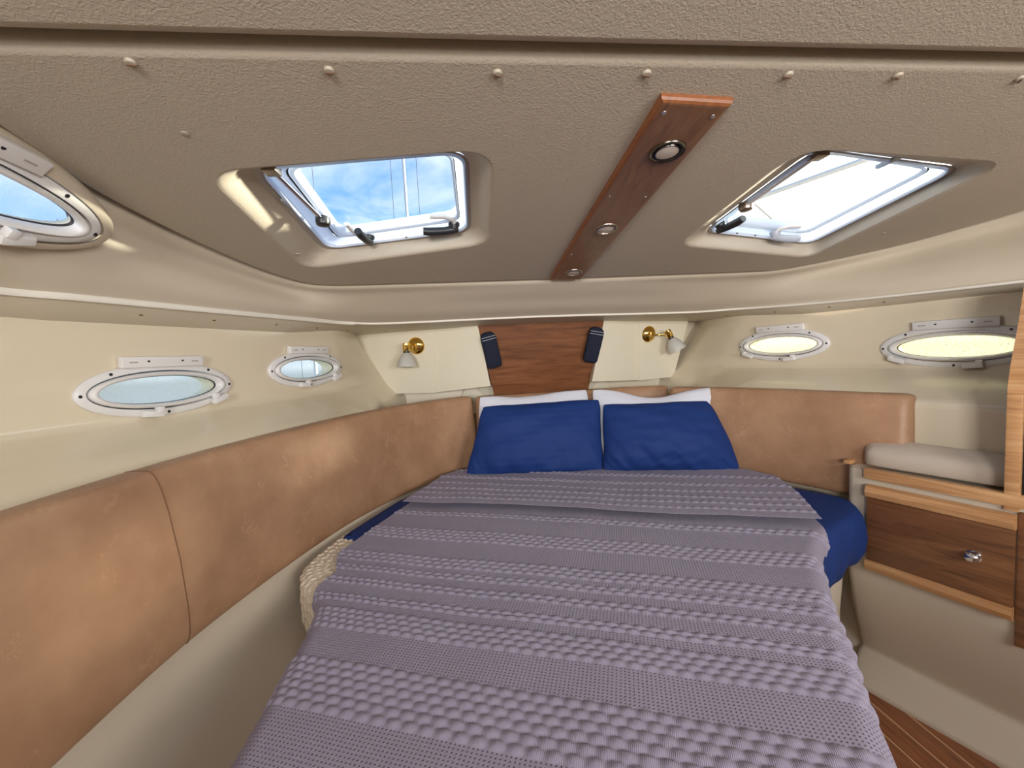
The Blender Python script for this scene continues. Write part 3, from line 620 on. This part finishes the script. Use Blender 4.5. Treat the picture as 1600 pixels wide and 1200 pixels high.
# ------------------------------------------------------------------ port windows
def ell(a, b, y, n=72, sq=1.0): return [(a*math.cos(t), y, b*math.sin(t)) for t in np.linspace(0, 2*PI, n+1)[:-1]]
def port(idx, mw, label, glass, a=PA, b=PB, hw=.108, far=1, td=.075):
    r = empty('window_%d' % idx, mw=mw); prop(r, label, kind='structure')
    # local: x along the hull, y into the cabin, z up
    def rg(l, nm, m, sm=50, par=None): return B().rings([ell(a+da, b+db, y) for da, db, y in l]).build(nm, m, par or r, smooth=sm, local=True)
    rg([(-.005, -.005, -.004), (0, 0, .0), (0, 0, .006), (-.004, -.004, .010), (-.022, -.020, .011), (-.024, -.022, .006)], 'flange', M['white'])
    rg([(-.024, -.022, .004), (-.025, -.023, .007), (-.027, -.0245, .004)], 'gasket', M['gasket'])
    rg([(-.027, -.0245, .002), (-.029, -.0255, .016), (-.036, -.030, .020), (-.044, -.0345, .018), (-.048, -.0365, .010), (-.049, -.037, -.002)], 'opening_frame', M['white'], 60)
    rg([(-.049, -.037, -.001), (-.0505, -.038, -.003), (-.052, -.0385, -.006)], 'seal', M['gasket'])
    rg([(-.042, -.033, -.004), (-.040, -.031, -td*.6), (-.038, -.029, -td), (-.01, -.01, -td-.003)], 'outer_tube', M['coaming'])
    g0 = ell(a-.050, b-.0375, -.010); g1 = ell(a-.050, b-.0375, -.016); k = len(g0)
    B().add(g0+g1, [tuple(range(k)), tuple(range(2*k-1, k-1, -1))]).build('pane', glass, r, smooth=0, local=True)
    # hinge plate on top
    hb = B().box((0, .012, b+.004), (hw*2, .020, .030), Matrix.Rotation(-.12, 3, 'X'), .003).build('hinge_plate', M['white'], r, local=True)
    for x in (-.42*hw, .42*hw):
        B().lathe((x, .0215, b+.006), (0, 1, 0), [(0, .0042), (.001, .0035)], 12).build('screw', M['black'], hb, local=True)
    for x in (-.76*hw, .76*hw): B().box((x, .0215, b+.003), (.020, .0015, .0035)).build('slot', M['alu'], hb, local=True)
    for x, w in ((-.05*far, 1), (.15*far, -1)):
        z = -b*math.sqrt(1-(x/a)**2)+.008
        B().box((x, .022, z), (.050, .020, .018), Matrix.Rotation(-x*2.2, 3, 'Y'), .004).box((x-w*.016, .026, z+.010), (.018, .018, .018), None, .004).build('latch', M['white'], r, local=True)
    for t in (-.02, PI+.02, PI*.5+.72, PI*.5-.72, -PI/2, ):
        x, z = (a-.011)*math.cos(t), (b-.010)*math.sin(t)
        B().lathe((x, .0105, z), (0, 1, 0), [(0, .0042), (.0012, .0038), (.0014, .002)], 12).build('screw', M['black'], r, local=True)
    return r
def port_mw(side, y, z):
    x = side*float(hx(y)); ax = Vector((side*-.385, 1, 0)).normalized(); nn = Vector((-ax.y, ax.x, 0)) if side > 0 else Vector((ax.y, -ax.x, 0))
    up = Vector((0, 0, 1)); lx = nn.cross(up)       # right-handed: x,y(n),z
    return Matrix(((lx.x, nn.x, up.x, x), (lx.y, nn.y, up.y, y), (lx.z, nn.z, up.z, z), (0, 0, 0, 1)))
lbls = ['larger, nearer oval port window with bluish glass in the left wall', 'farther oval port window in the left wall, towards the corner box', 'nearer oval port window in the right wall, cut by the picture edge', 'farther oval port window in the right wall, glowing white']
i = 3
for side in (-1, 1):
    for (y, z) in PORTS[side]:
        port(i, port_mw(side, y, z), lbls[i-3], M['portglass'] if side < 0 else M['portglass2'], far=side); i += 1
lx = fn.cross(fz)
mw = Matrix(((lx.x, fn.x, fz.x, FP0.x), (lx.y, fn.y, fz.y, FP0.y), (lx.z, fn.z, fz.z, FP0.z), (0, 0, 0, 1)))
up_ = port(7, mw @ Matrix.Translation((0, .014, 0)), 'oval port window high in the left fascia, cut by the picture edge, blue sky behind', glass_mat('screened_port_glass', (.9, .95, 1, 1), .04, .14, 300, (.9, .95, 1, 1)), .285, .078, .12, -1, .028)
# moulded pad around the upper port window
B().rings([ell(.322, .106, -.02), ell(.318, .102, -.002), ell(.306, .094, .008), ell(.286, .079, .011)]).build('moulded_pad', M['fascia'], up_, smooth=60, local=True)

# ------------------------------------------------------------------ backrest cushions
def backrest(name, path, z0, z1, th, lean, label, seam=None):
    r = empty(name, (path[0][0], path[0][1], z0)); prop(r, label, 'cushion', 'tan leather backrest cushions')
    n = 90; P2 = crom(path, n); t = np.gradient(P2, axis=0); t /= np.linalg.norm(t, axis=1)[:, None]; nn = np.stack([t[:, 1], -t[:, 0]], 1)  # to the right of travel = into the cabin
    arc = np.concatenate([[0], np.cumsum(np.linalg.norm(np.diff(P2, axis=0), axis=1))]); Lg = arc[-1]
    # closed section: (d into cabin, z 0..1)
    sec = []; m_ = 44
    for a in np.linspace(0, 2*PI, m_+1)[:-1]:
        ca, sa = math.cos(a), math.sin(a); ex = .32
        sec.append((math.copysign(abs(ca)**ex, ca), math.copysign(abs(sa)**ex, sa)))
    rings = []
    for i in range(n):
        e = min(arc[i], Lg-arc[i]); k = min(1, e/.035); sh = math.sqrt(max(0.0, 1-(1-k)**2))*.9+.1; hsh = 1-.10*(1-sh)
        w = 0
        if seam is not None: w = -.004*math.exp(-((arc[i]-seam)/.010)**2)
        ring = []
        for (sx, sz) in sec:
            h = (z1-z0)/2*hsh; zc = (z0+z1)/2; bulge = .010*(1-sz*sz)*(1 if sx > 0 else 0)
            dd = (sx*th/2*sh)+bulge*sh+(w if sx > 0 else 0)-lean*(sz*.5+.5)-th/2
            dd += .0025*math.sin(arc[i]*9+sz*2)*(1 if sx > 0 else 0)
            ring.append((P2[i][0]+nn[i][0]*dd, P2[i][1]+nn[i][1]*dd, zc+sz*h))
        rings.append(ring)
    B().rings(rings, True, True).build('cover', M['leather'], r, smooth=60)
    if seam is not None:
        i = int(np.argmin(abs(arc-seam))); pts = [Vector(rings[i][k]) for k in list(range(m_-9, m_))+list(range(0, 15))]
        o = Vector((nn[i][0], nn[i][1], 0))*.0006
        B().tube([p+o for p in pts], .0013, 6).build('seam', M['thread'], r)
    return r
left_path = [(-1.07, .10), (-1.062, .45), (-1.052, .68), (-1.034, .90), (-.998, 1.10), (-.945, 1.29), (-.868, 1.50), (-.79, 1.67), (-.695, 1.83), (-.57, 1.98), (-.46, 2.06), (-.372, 2.10)]
backrest('backrest_cushion', left_path, .660, 1.047, .085, .04, 'long curved tan leather backrest cushion with a stitched seam along the left wall', seam=.83)
backrest('backrest_cushion', [(-.385, 2.12), (-.2, 2.12), (0, 2.12), (.2, 2.12), (.40, 2.115), (.54, 2.10), (.65, 2.07)], .668, 1.042, .08, .02, 'straight tan leather backrest cushion at the head of the bed, below the teak panel')
backrest('backrest_cushion', [(.555, 1.93), (.68, 1.80), (.79, 1.655), (.875, 1.50), (.955, 1.335), (1.035, 1.195)], .668, 1.048, .085, .03, 'short tan leather backrest cushion along the right wall, ending above the locker')

# ------------------------------------------------------------------ bed
def rloop(pts, n=160, r=2):
    P = np.array(pts, float); seg = np.linalg.norm(np.roll(P, -1, 0)-P, axis=1); tot = seg.sum(); cum = np.concatenate([[0], np.cumsum(seg)])
    out_ = []
    for s in np.linspace(0, tot, n+1)[:-1]:
        i = np.searchsorted(cum, s, 'right')-1; out_.append(P[i]+(P[(i+1) % len(P)]-P[i])*(s-cum[i])/seg[i])
    out_ = np.array(out_)
    for _ in range(r): out_ = (np.roll(out_, 1, 0)+2*out_+np.roll(out_, -1, 0))/4
    return out_
MAT_POLY = [(-.785, .42), (-.785, .92), (-.80, 1.03), (-.915, 1.16), (-.925, 1.25), (-.865, 1.47), (-.72, 1.76), (-.55, 1.96), (-.40, 2.035), (.40, 2.035), (.55, 1.93), (.70, 1.76), (.84, 1.50), (.925, 1.325), (.86, 1.225), (.58, 1.07), (.46, .955), (.09, .42), (0, .30), (-.15, .24), (-.6, .30)]
ml = rloop(MAT_POLY, 260, 5)
c_ = ml.mean(0)
rg = []
for ins, z in [(.02, .505), (.004, .51), (0, .52), (-.003, .58), (0, .64), (.005, .655), (.014, .664), (.028, .668)]:
    rg.append([(p[0], p[1], z) for p in inset(ml, ins)])
inn = inset(ml, .028)
for f_ in (.8, .55, .3, .05): rg.append([(c_[0]+(p[0]-c_[0])*f_, c_[1]+(p[1]-c_[1])*f_, .668) for p in inn])
matr = empty('mattress', (c_[0], c_[1], .505)); prop(matr, 'cream quilted mattress under the coverlet, its bare corner showing at left', 'mattress')
B().rings(rg, True, True).build('cover', M['quilt'], matr, smooth=80)
# quilted basket relief on the exposed corner: small padded strips
qb = B()
def mat_surface(s, h):  # s index along loop (float), h 0..1 up the side then onto the top
    i = int(s) % len(ml); f_ = s-int(s); j = (i+1) % len(ml)
    prof_ = [(-.003, .53), (-.0035, .58), (-.001, .635), (.006, .657), (.022, .668), (.06, .669), (.11, .669)]
    k = h*(len(prof_)-1); a = int(min(k, len(prof_)-2)); g = k-a
    ins = prof_[a][0]*(1-g)+prof_[a+1][0]*g; z = prof_[a][1]*(1-g)+prof_[a+1][1]*g
    L0 = INS(ins); p = L0[i]*(1-f_)+L0[j]*f_; return Vector((p[0], p[1], z))
_c = {}
def INS(v):
    k = round(v, 3)
    if k not in _c: _c[k] = inset(ml, k)
    return _c[k]
i0 = int(np.argmin(np.linalg.norm(ml-np.array([-.79, .92]), axis=1))); i1 = int(np.argmin(np.linalg.norm(ml-np.array([-.87, 1.45]), axis=1)))
rows = 11; cols = int((i1-i0)/1.15)
for c in range(cols):
    for r_ in range(rows):
        s = i0+(c+.5)*1.15; h = (r_+.5)/rows; p = mat_surface(s, h); px_ = mat_surface(s+.6, h)-p; ph = mat_surface(s, min(1, h+.04))-p
        if px_.length < 1e-5 or ph.length < 1e-5: continue
        tx = px_.normalized(); ty = (ph-ph.dot(tx)*tx).normalized(); nn = tx.cross(ty)
        if nn.z < 0 or (abs(nn.z) < .3 and nn.dot(Vector((-.5, -.5, 0))) < 0): nn = -nn
        ang = .75 if (c+r_) % 2 else -.75; u_ = tx*math.cos(ang)+ty*math.sin(ang); w_ = nn.cross(u_)
        a, b_, t = .0115, .0050, .0016
        v = [p-nn*.002+u_*x+w_*y for x, y in ((-a, -b_), (a, -b_), (a, b_), (-a, b_))]+[p+nn*t+u_*x*.75+w_*y*.55 for x, y in ((-a, -b_), (a, -b_), (a, b_), (-a, b_))]
        qb.add(v, [(0, 1, 5, 4), (1, 2, 6, 5), (2, 3, 7, 6), (3, 0, 4, 7), (4, 5, 6, 7)])
prop(qb.build('quilting', M['quilt'], matr, smooth=80), kind='stuff')
# platform under the mattress
pl = np.array(ml); rg = [[(p[0], p[1], z) for p in inset(ml, ins)] for ins, z in [(.05, .503), (.035, .50), (.02, .48), (.03, .30)]]
last = inset(ml, .03); out_toe = last.copy()
for i, p in enumerate(ml):
    w = max(0, 1-math.hypot(p[0]-.42, p[1]-.88)/.36)
    out_toe[i] = last[i]+np.array([.30, -.10])*w
rg.append([(p[0], p[1], .07) for p in (last*.4+out_toe*.6)]); rg.append([(p[0], p[1], .02) for p in out_toe]); rg.append([(p[0], p[1], .001) for p in out_toe])
prop(B().rings(rg, True, True).build('berth_platform', M['fascia'], smooth=50), 'cream moulded berth platform beneath the mattress', 'bed base')
# navy fitted sheet
SH = [(-.875, 1.385), (-.725, 1.73), (-.55, 1.935), (-.40, 2.01), (.40, 2.01), (.55, 1.91), (.695, 1.745), (.835, 1.49), (.937, 1.33), (.878, 1.212), (.585, 1.058), (.46, .95), (.30, .72), (-.2, .95), (-.7, 1.30)]
sl = rloop(SH, 240, 4); rg = []
wd = np.array([max(0, min(1, (p[0]-.30)/.08))*max(0, min(1, (1.40-p[1])/.06)) for p in sl])
levels = [(.06, .6745, 0), (.02, .674, 0), (.004, .669, .15), (-.007, .650, .3), (-.012, .62, .5), (-.014, .58, .7), (-.008, .535, .9), (.004, .500, 1.), (.03, .485, 1.)]
per = np.arange(len(sl))
for k, (ins, z, wk) in enumerate(levels):
    L1 = inset(sl, ins); L0 = inset(sl, .004); wr = .006*np.sin(per*.42+k*.5)+.004*np.sin(per*.9-k*.9)
    L1w = inset(sl, 0) 
    nv = (inset(sl, -.01)-inset(sl, 0))/.01
    rg.append([((L1[i][0]*wd[i]+L0[i][0]*(1-wd[i])) + nv[i][0]*wr[i]*wk*wd[i] if k > 2 else L1[i][0], (L1[i][1]*wd[i]+L0[i][1]*(1-wd[i])) + nv[i][1]*wr[i]*wk*wd[i] if k > 2 else L1[i][1], (z*wd[i]+(.668-.0002*k)*(1-wd[i])) if k > 2 else z) for i in range(len(sl))])
cc = sl.mean(0); top = [[(cc[0]+(p[0]-cc[0])*f_, cc[1]+(p[1]-cc[1])*f_, .6745+.002*math.sin(p[0]*23+p[1]*17)*f_) for p in inset(sl, .06)] for f_ in (.05, .3, .6, .85)]
sheet = B().rings(top+rg, True, False).build('fitted_sheet', M['navy'], smooth=80); prop(sheet, 'navy fitted sheet showing beside the coverlet and over the right mattress corner', 'sheet')

# coverlet: cloth coordinates (a across, b along), draped over the mattress edge
ea = np.array([.934, -.357]); eb = np.array([.357, .934])
BANDS = [(1.19, 1.228, 2), (1.000, 1.078, 4), (.848, .903, 3), (.798, .828, 1.6), (.733, .766, 1.8), (.665, .694, 1.6), (.572, .640, 4), (.380, .490, 6), (.245, .275, 2)]
FBANDS = [(1.655, 1.69, 2), (1.55, 1.585, 2), (1.475, 1.50, 1), (1.41, 1.435, 1), (1.355, 1.38, 1), (1.305, 1.325, 1)]
def height(A, Bv, bands):
    h = np.zeros_like(A); bd = np.zeros_like(A)
    for b0, b1, n_ in bands:
        n_ = max(1, round((b1-b0)/.0178)); inb = (Bv >= b0) & (Bv <= b1); f_ = (Bv-b0)/(b1-b0)*n_; row = np.floor(f_); fr = f_-row
        chk = .5+.5*np.cos(2*PI*(A/.0285+row*.5))
        puff = np.clip(np.sin(PI*fr), 0, 1)**.42*(.42+.58*chk**.7)
        h = np.where(inb, .0064*puff-.0022, h); bd = np.where(inb, 1., bd)
    return h, bd
def cloth(name, a0, a1, b0, b1, ztop, bands, mat_, parent, step=.0028, extra=None, hem=0):
    A = np.arange(a0, a1+step, step); Bv = np.arange(b0, b1+step, step); AA, BB = np.meshgrid(A, Bv, indexing='ij')
    # boundary of mattress in cloth coordinates as a function of b
    pa = ml@ea; pb = ml@eb; aL = np.full(len(Bv), -9.); aR = np.full(len(Bv), 9.)
    for j, bv in enumerate(Bv):
        xs = []
        for i in range(len(ml)):
            k = (i+1) % len(ml)
            if (pb[i]-bv)*(pb[k]-bv) <= 0 and pb[i] != pb[k]: xs.append(pa[i]+(pa[k]-pa[i])*(bv-pb[i])/(pb[k]-pb[i]))
        if xs: aL[j], aR[j] = min(xs), max(xs)
        else: aL[j], aR[j] = aL[j-1] if j else -.75, aR[j-1] if j else -.1
    ker = np.ones(41)/41
    pad = lambda q: np.convolve(np.pad(q, 20, mode='edge'), ker, 'valid')
    aL = pad(aL); aR = pad(aR)
    # the cloth's own foot end hangs too
    R_ = .045; h, bd = height(AA, BB, bands)
    nz_ = smooth_noise(AA, BB, 3, 5, 1.1)
    if extra is not None: AAs, BBs = AA+extra(AA, BB)[0], BB+extra(AA, BB)[1]
    else: AAs, BBs = AA, BB
    def fold(x, x1):    # arc length beyond edge x1-R_ bends down
        e = np.maximum(0, x-(x1-R_)); th = np.minimum(e/R_, PI/2*.97); s_ = R_*np.sin(th); dn_ = R_*(1-np.cos(th)); rest = np.maximum(0, e-R_*PI/2*.97)
        return np.minimum(x, x1-R_)+s_+rest*.06, dn_+rest, th
    xr, dr_, thr = fold(AAs, aR[None, :]+.024); xl, dl, thl = fold(-AAs, -aL[None, :]+.012)
    xa = np.where(AAs > (aL+aR)[None, :]/2, xr, -xl); down = np.where(AAs > (aL+aR)[None, :]/2, dr_, dl); th = np.where(AAs > (aL+aR)[None, :]/2, thr, -thl)
    Z = ztop-down+.0035*nz_*np.exp(-down*30)-hem*np.exp(-(BB-b0)/.007)
    X = xa; Yb = BBs
    nx = np.sin(th); nz2 = np.cos(th)
    wav = .010*np.sin(BB*26+1.0)*np.minimum(1, down/.12)
    X = X+nx*(h+wav*1.0); Z = Z+nz2*h
    Px = X*ea[0]+Yb*eb[0]; Py = X*ea[1]+Yb*eb[1]
    V, F = grid(np.stack([Px, Py, Z], -1))
    me = bpy.data.meshes.new(name); nv, nf = len(V), len(F)
    me.vertices.add(nv); me.vertices.foreach_set('co', V.astype(np.float32).ravel()); me.loops.add(nf*4); me.loops.foreach_set('vertex_index', F.astype(np.int32).ravel())
    me.polygons.add(nf); me.polygons.foreach_set('loop_start', np.arange(nf, dtype=np.int32)*4); me.polygons.foreach_set('loop_total', np.full(nf, 4, dtype=np.int32)) if False else None
    me.update(calc_edges=True); me.validate()
    at = me.attributes.new('band', 'FLOAT', 'POINT'); at.data.foreach_set('value', bd.astype(np.float32).ravel())
    uv = me.uv_layers.new(name='UVMap'); ab = np.stack([AA.ravel(), BB.ravel()], 1)[F.ravel()]; uv.data.foreach_set('uv', ab.astype(np.float32).ravel())
    me.polygons.foreach_set('use_smooth', [True]*len(me.polygons)); me.materials.append(mat_)
    o = bpy.data.objects.new(name, me); COL.objects.link(o); o.parent = parent; o.matrix_parent_inverse = MW[parent.name].inverted(); return o
cov = empty('coverlet', (-.3, 1.0, .68)); prop(cov, 'mauve-grey waffle weave coverlet spread over the bed, top end folded back', 'coverlet')
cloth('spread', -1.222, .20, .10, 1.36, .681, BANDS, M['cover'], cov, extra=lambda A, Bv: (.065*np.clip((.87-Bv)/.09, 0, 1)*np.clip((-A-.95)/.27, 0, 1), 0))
def exf(A, Bv):
    # gentle skew and waviness of the folded-back end
    t = np.clip((1.40-Bv)/.15, 0, 1); return (0*A+.010*np.sin(Bv*9), .006*np.sin(A*7+.5)*t-.02*np.clip((-A-1.0)/.2, 0, 1)*0)
def folded():
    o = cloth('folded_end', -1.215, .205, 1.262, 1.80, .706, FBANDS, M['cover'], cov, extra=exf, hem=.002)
    return o
fo = folded()
# rolled edge of the fold
q = B(); pts = []
for a in np.linspace(-1.21, .20, 90):
    pass

# ------------------------------------------------------------------ pillows
def pillow(name, BL, BR, TR, TL, th, m, label, seed, droop=0, back=1, group=None, flange=0, sag=.0, bulge=0):
    BL, BR, TR, TL = [Vector(p) for p in (BL, BR, TR, TL)]; c = (BL+BR+TR+TL)/4; nn = (BR-BL).cross(TL-BL).normalized()
    if nn.y > 0: nn = -nn
    n = 56; u = np.sin(np.linspace(-PI/2, PI/2, n)); U, V_ = np.meshgrid(u, u, indexing='ij')
    base = lambda U, V_: np.array([[tuple((BL*(1-a)*(1-b)+BR*a*(1-b)+TR*a*b+TL*(1-a)*b)) for a, b in zip(ra, rb)] for ra, rb in zip((U+1)/2, (V_+1)/2)])
    pin = .018; cr_ = .035*(U**6*V_**6)
    Uc = U*(1-pin*(1-V_**2)*np.abs(U)**3-cr_)+bulge*(1-V_**2)*np.clip(U, 0, 1)**3; Vc = V_*(1-pin*(1-U**2)*np.abs(V_)**3-cr_)
    Uc = Uc+.012*smooth_noise(V_*.9, U*.3, seed+20, 4, .5)*np.abs(U)**4; Vc = Vc+.020*smooth_noise(U*.9, V_*.3, seed+30, 5, .5)*np.abs(V_)**4
    P = base(Uc, Vc)
    env = np.clip(1-np.abs(U)**2.6, 0, 1)**.62*np.clip(1-np.abs(V_)**2.6, 0, 1)**.62
    wr = smooth_noise(U*1.0+.3*V_, V_, seed, 6, .5)*.006+smooth_noise(U*3.5+V_, V_*1.1+U*1.2, seed+9, 5, .9)*.0045*(.25+np.clip(-V_, 0, 1)**1.5*2.2)
    wr *= 2.2*np.clip((1-np.abs(U)), 0, 1)**.3*np.clip((1-np.abs(V_)), 0, 1)**.3
    N3 = np.array(nn)[None, None, :]
    front = P+N3*((th*.55*env+wr)[..., None]); backp = P-N3*((th*.62*env*back)[..., None])
    if sag:
        s_ = sag*np.clip((V_+1)/2, 0, 1)**2*np.exp(-((U+.1)/.5)**2); front[..., 2] -= s_; backp[..., 2] -= s_
    front[..., 2] = np.maximum(front[..., 2], .692); backp[..., 2] = np.maximum(backp[..., 2], .690)
    v1, f1 = grid(front); v2, f2 = grid(backp)
    b = B().add(v1, f1.tolist()); b.add(v2, f2[:, ::-1].tolist())
    r = mk(name, b.v, b.f, m, smooth=0)
    bm = bmesh.new(); bm.from_mesh(r.data); bmesh.ops.remove_doubles(bm, verts=bm.verts, dist=.0006); bmesh.ops.recalc_face_normals(bm, faces=bm.faces)
    for f in bm.faces: f.smooth = True
    bm.to_mesh(r.data); bm.free(); prop(r, label, 'pillow', 'pillows at the head of the bed'); return r
pillow('pillow', (-.380, 1.98, .70), (.20, 1.96, .70), (.188, 2.03, 1.058), (-.370, 2.035, 1.056), .085, M['linen'], 'white pillow behind the left navy pillow', 5, sag=.012)
pillow('pillow', (.20, 1.90, .70), (.72, 1.78, .70), (.835, 1.80, 1.052), (.188, 1.985, 1.068), .075, M['linen'], 'white pillow with raised corners behind the right navy pillow', 8, sag=.05)
pillow('pillow', (-.455, 1.895, .693), (.185, 1.80, .693), (.222, 1.925, 1.016), (-.352, 1.965, 1.016), .12, M['navy'], 'left of the two navy pillows, leaning on a white pillow', 1)
pillow('pillow', (.172, 1.79, .693), (.745, 1.64, .693), (.690, 1.79, .995), (.215, 1.88, .998), .14, M['navy'], 'right navy pillow, its right end slumping towards the leather', 2, bulge=.06)
q = B()

# ------------------------------------------------------------------ outside: masts and a pulpit rail seen through the hatches
def mast(x, y, h, r, label, spread=.45):
    m_ = empty('mast', (x, y, -1)); prop(m_, label, 'mast', 'sailboat masts outside')
    B().tube([(x, y, -1), (x, y, h)], [r, r*.7], 12).build('spar', M['mast'], m_, smooth=60)
    B().tube([(x-spread, y, h*.62), (x+spread, y, h*.62)], r*.25, 8).build('spreader', M['mast'], m_)
    for s in (-1, 1):
        B().tube([(x, y, h), (x+s*spread, y, h*.62), (x+s*spread*1.1, y, -1)], .009, 5).build('stay_wire', M['gasket'], m_)
D = 16
mast(-.4-.125*D, D, 26, .055, 'sailboat mast with stays outside, right of centre in the left hatch')
mast(-.4-.358*D, D, 26, .065, 'sailboat mast outside at the left edge of the left hatch')
rail = empty('deck_rail', (.9, 1.6, 1.9)); prop(rail, 'pale metal deck rail crossing above the right hatch', 'rail')
B().tube([(1.17, 2.42, 2.06), (1.53, 1.53, 2.05)], .013, 10).build('top_bar', M['mast'], rail, smooth=60)
B().tube([(1.285, 2.26, 2.05), (1.60, 2.53, 2.05), (1.62, 2.56, 1.7)], .011, 10).build('stanchion', M['mast'], rail, smooth=60)
for o in bpy.data.objects:
    if '_mw' in o.keys(): del o['_mw']
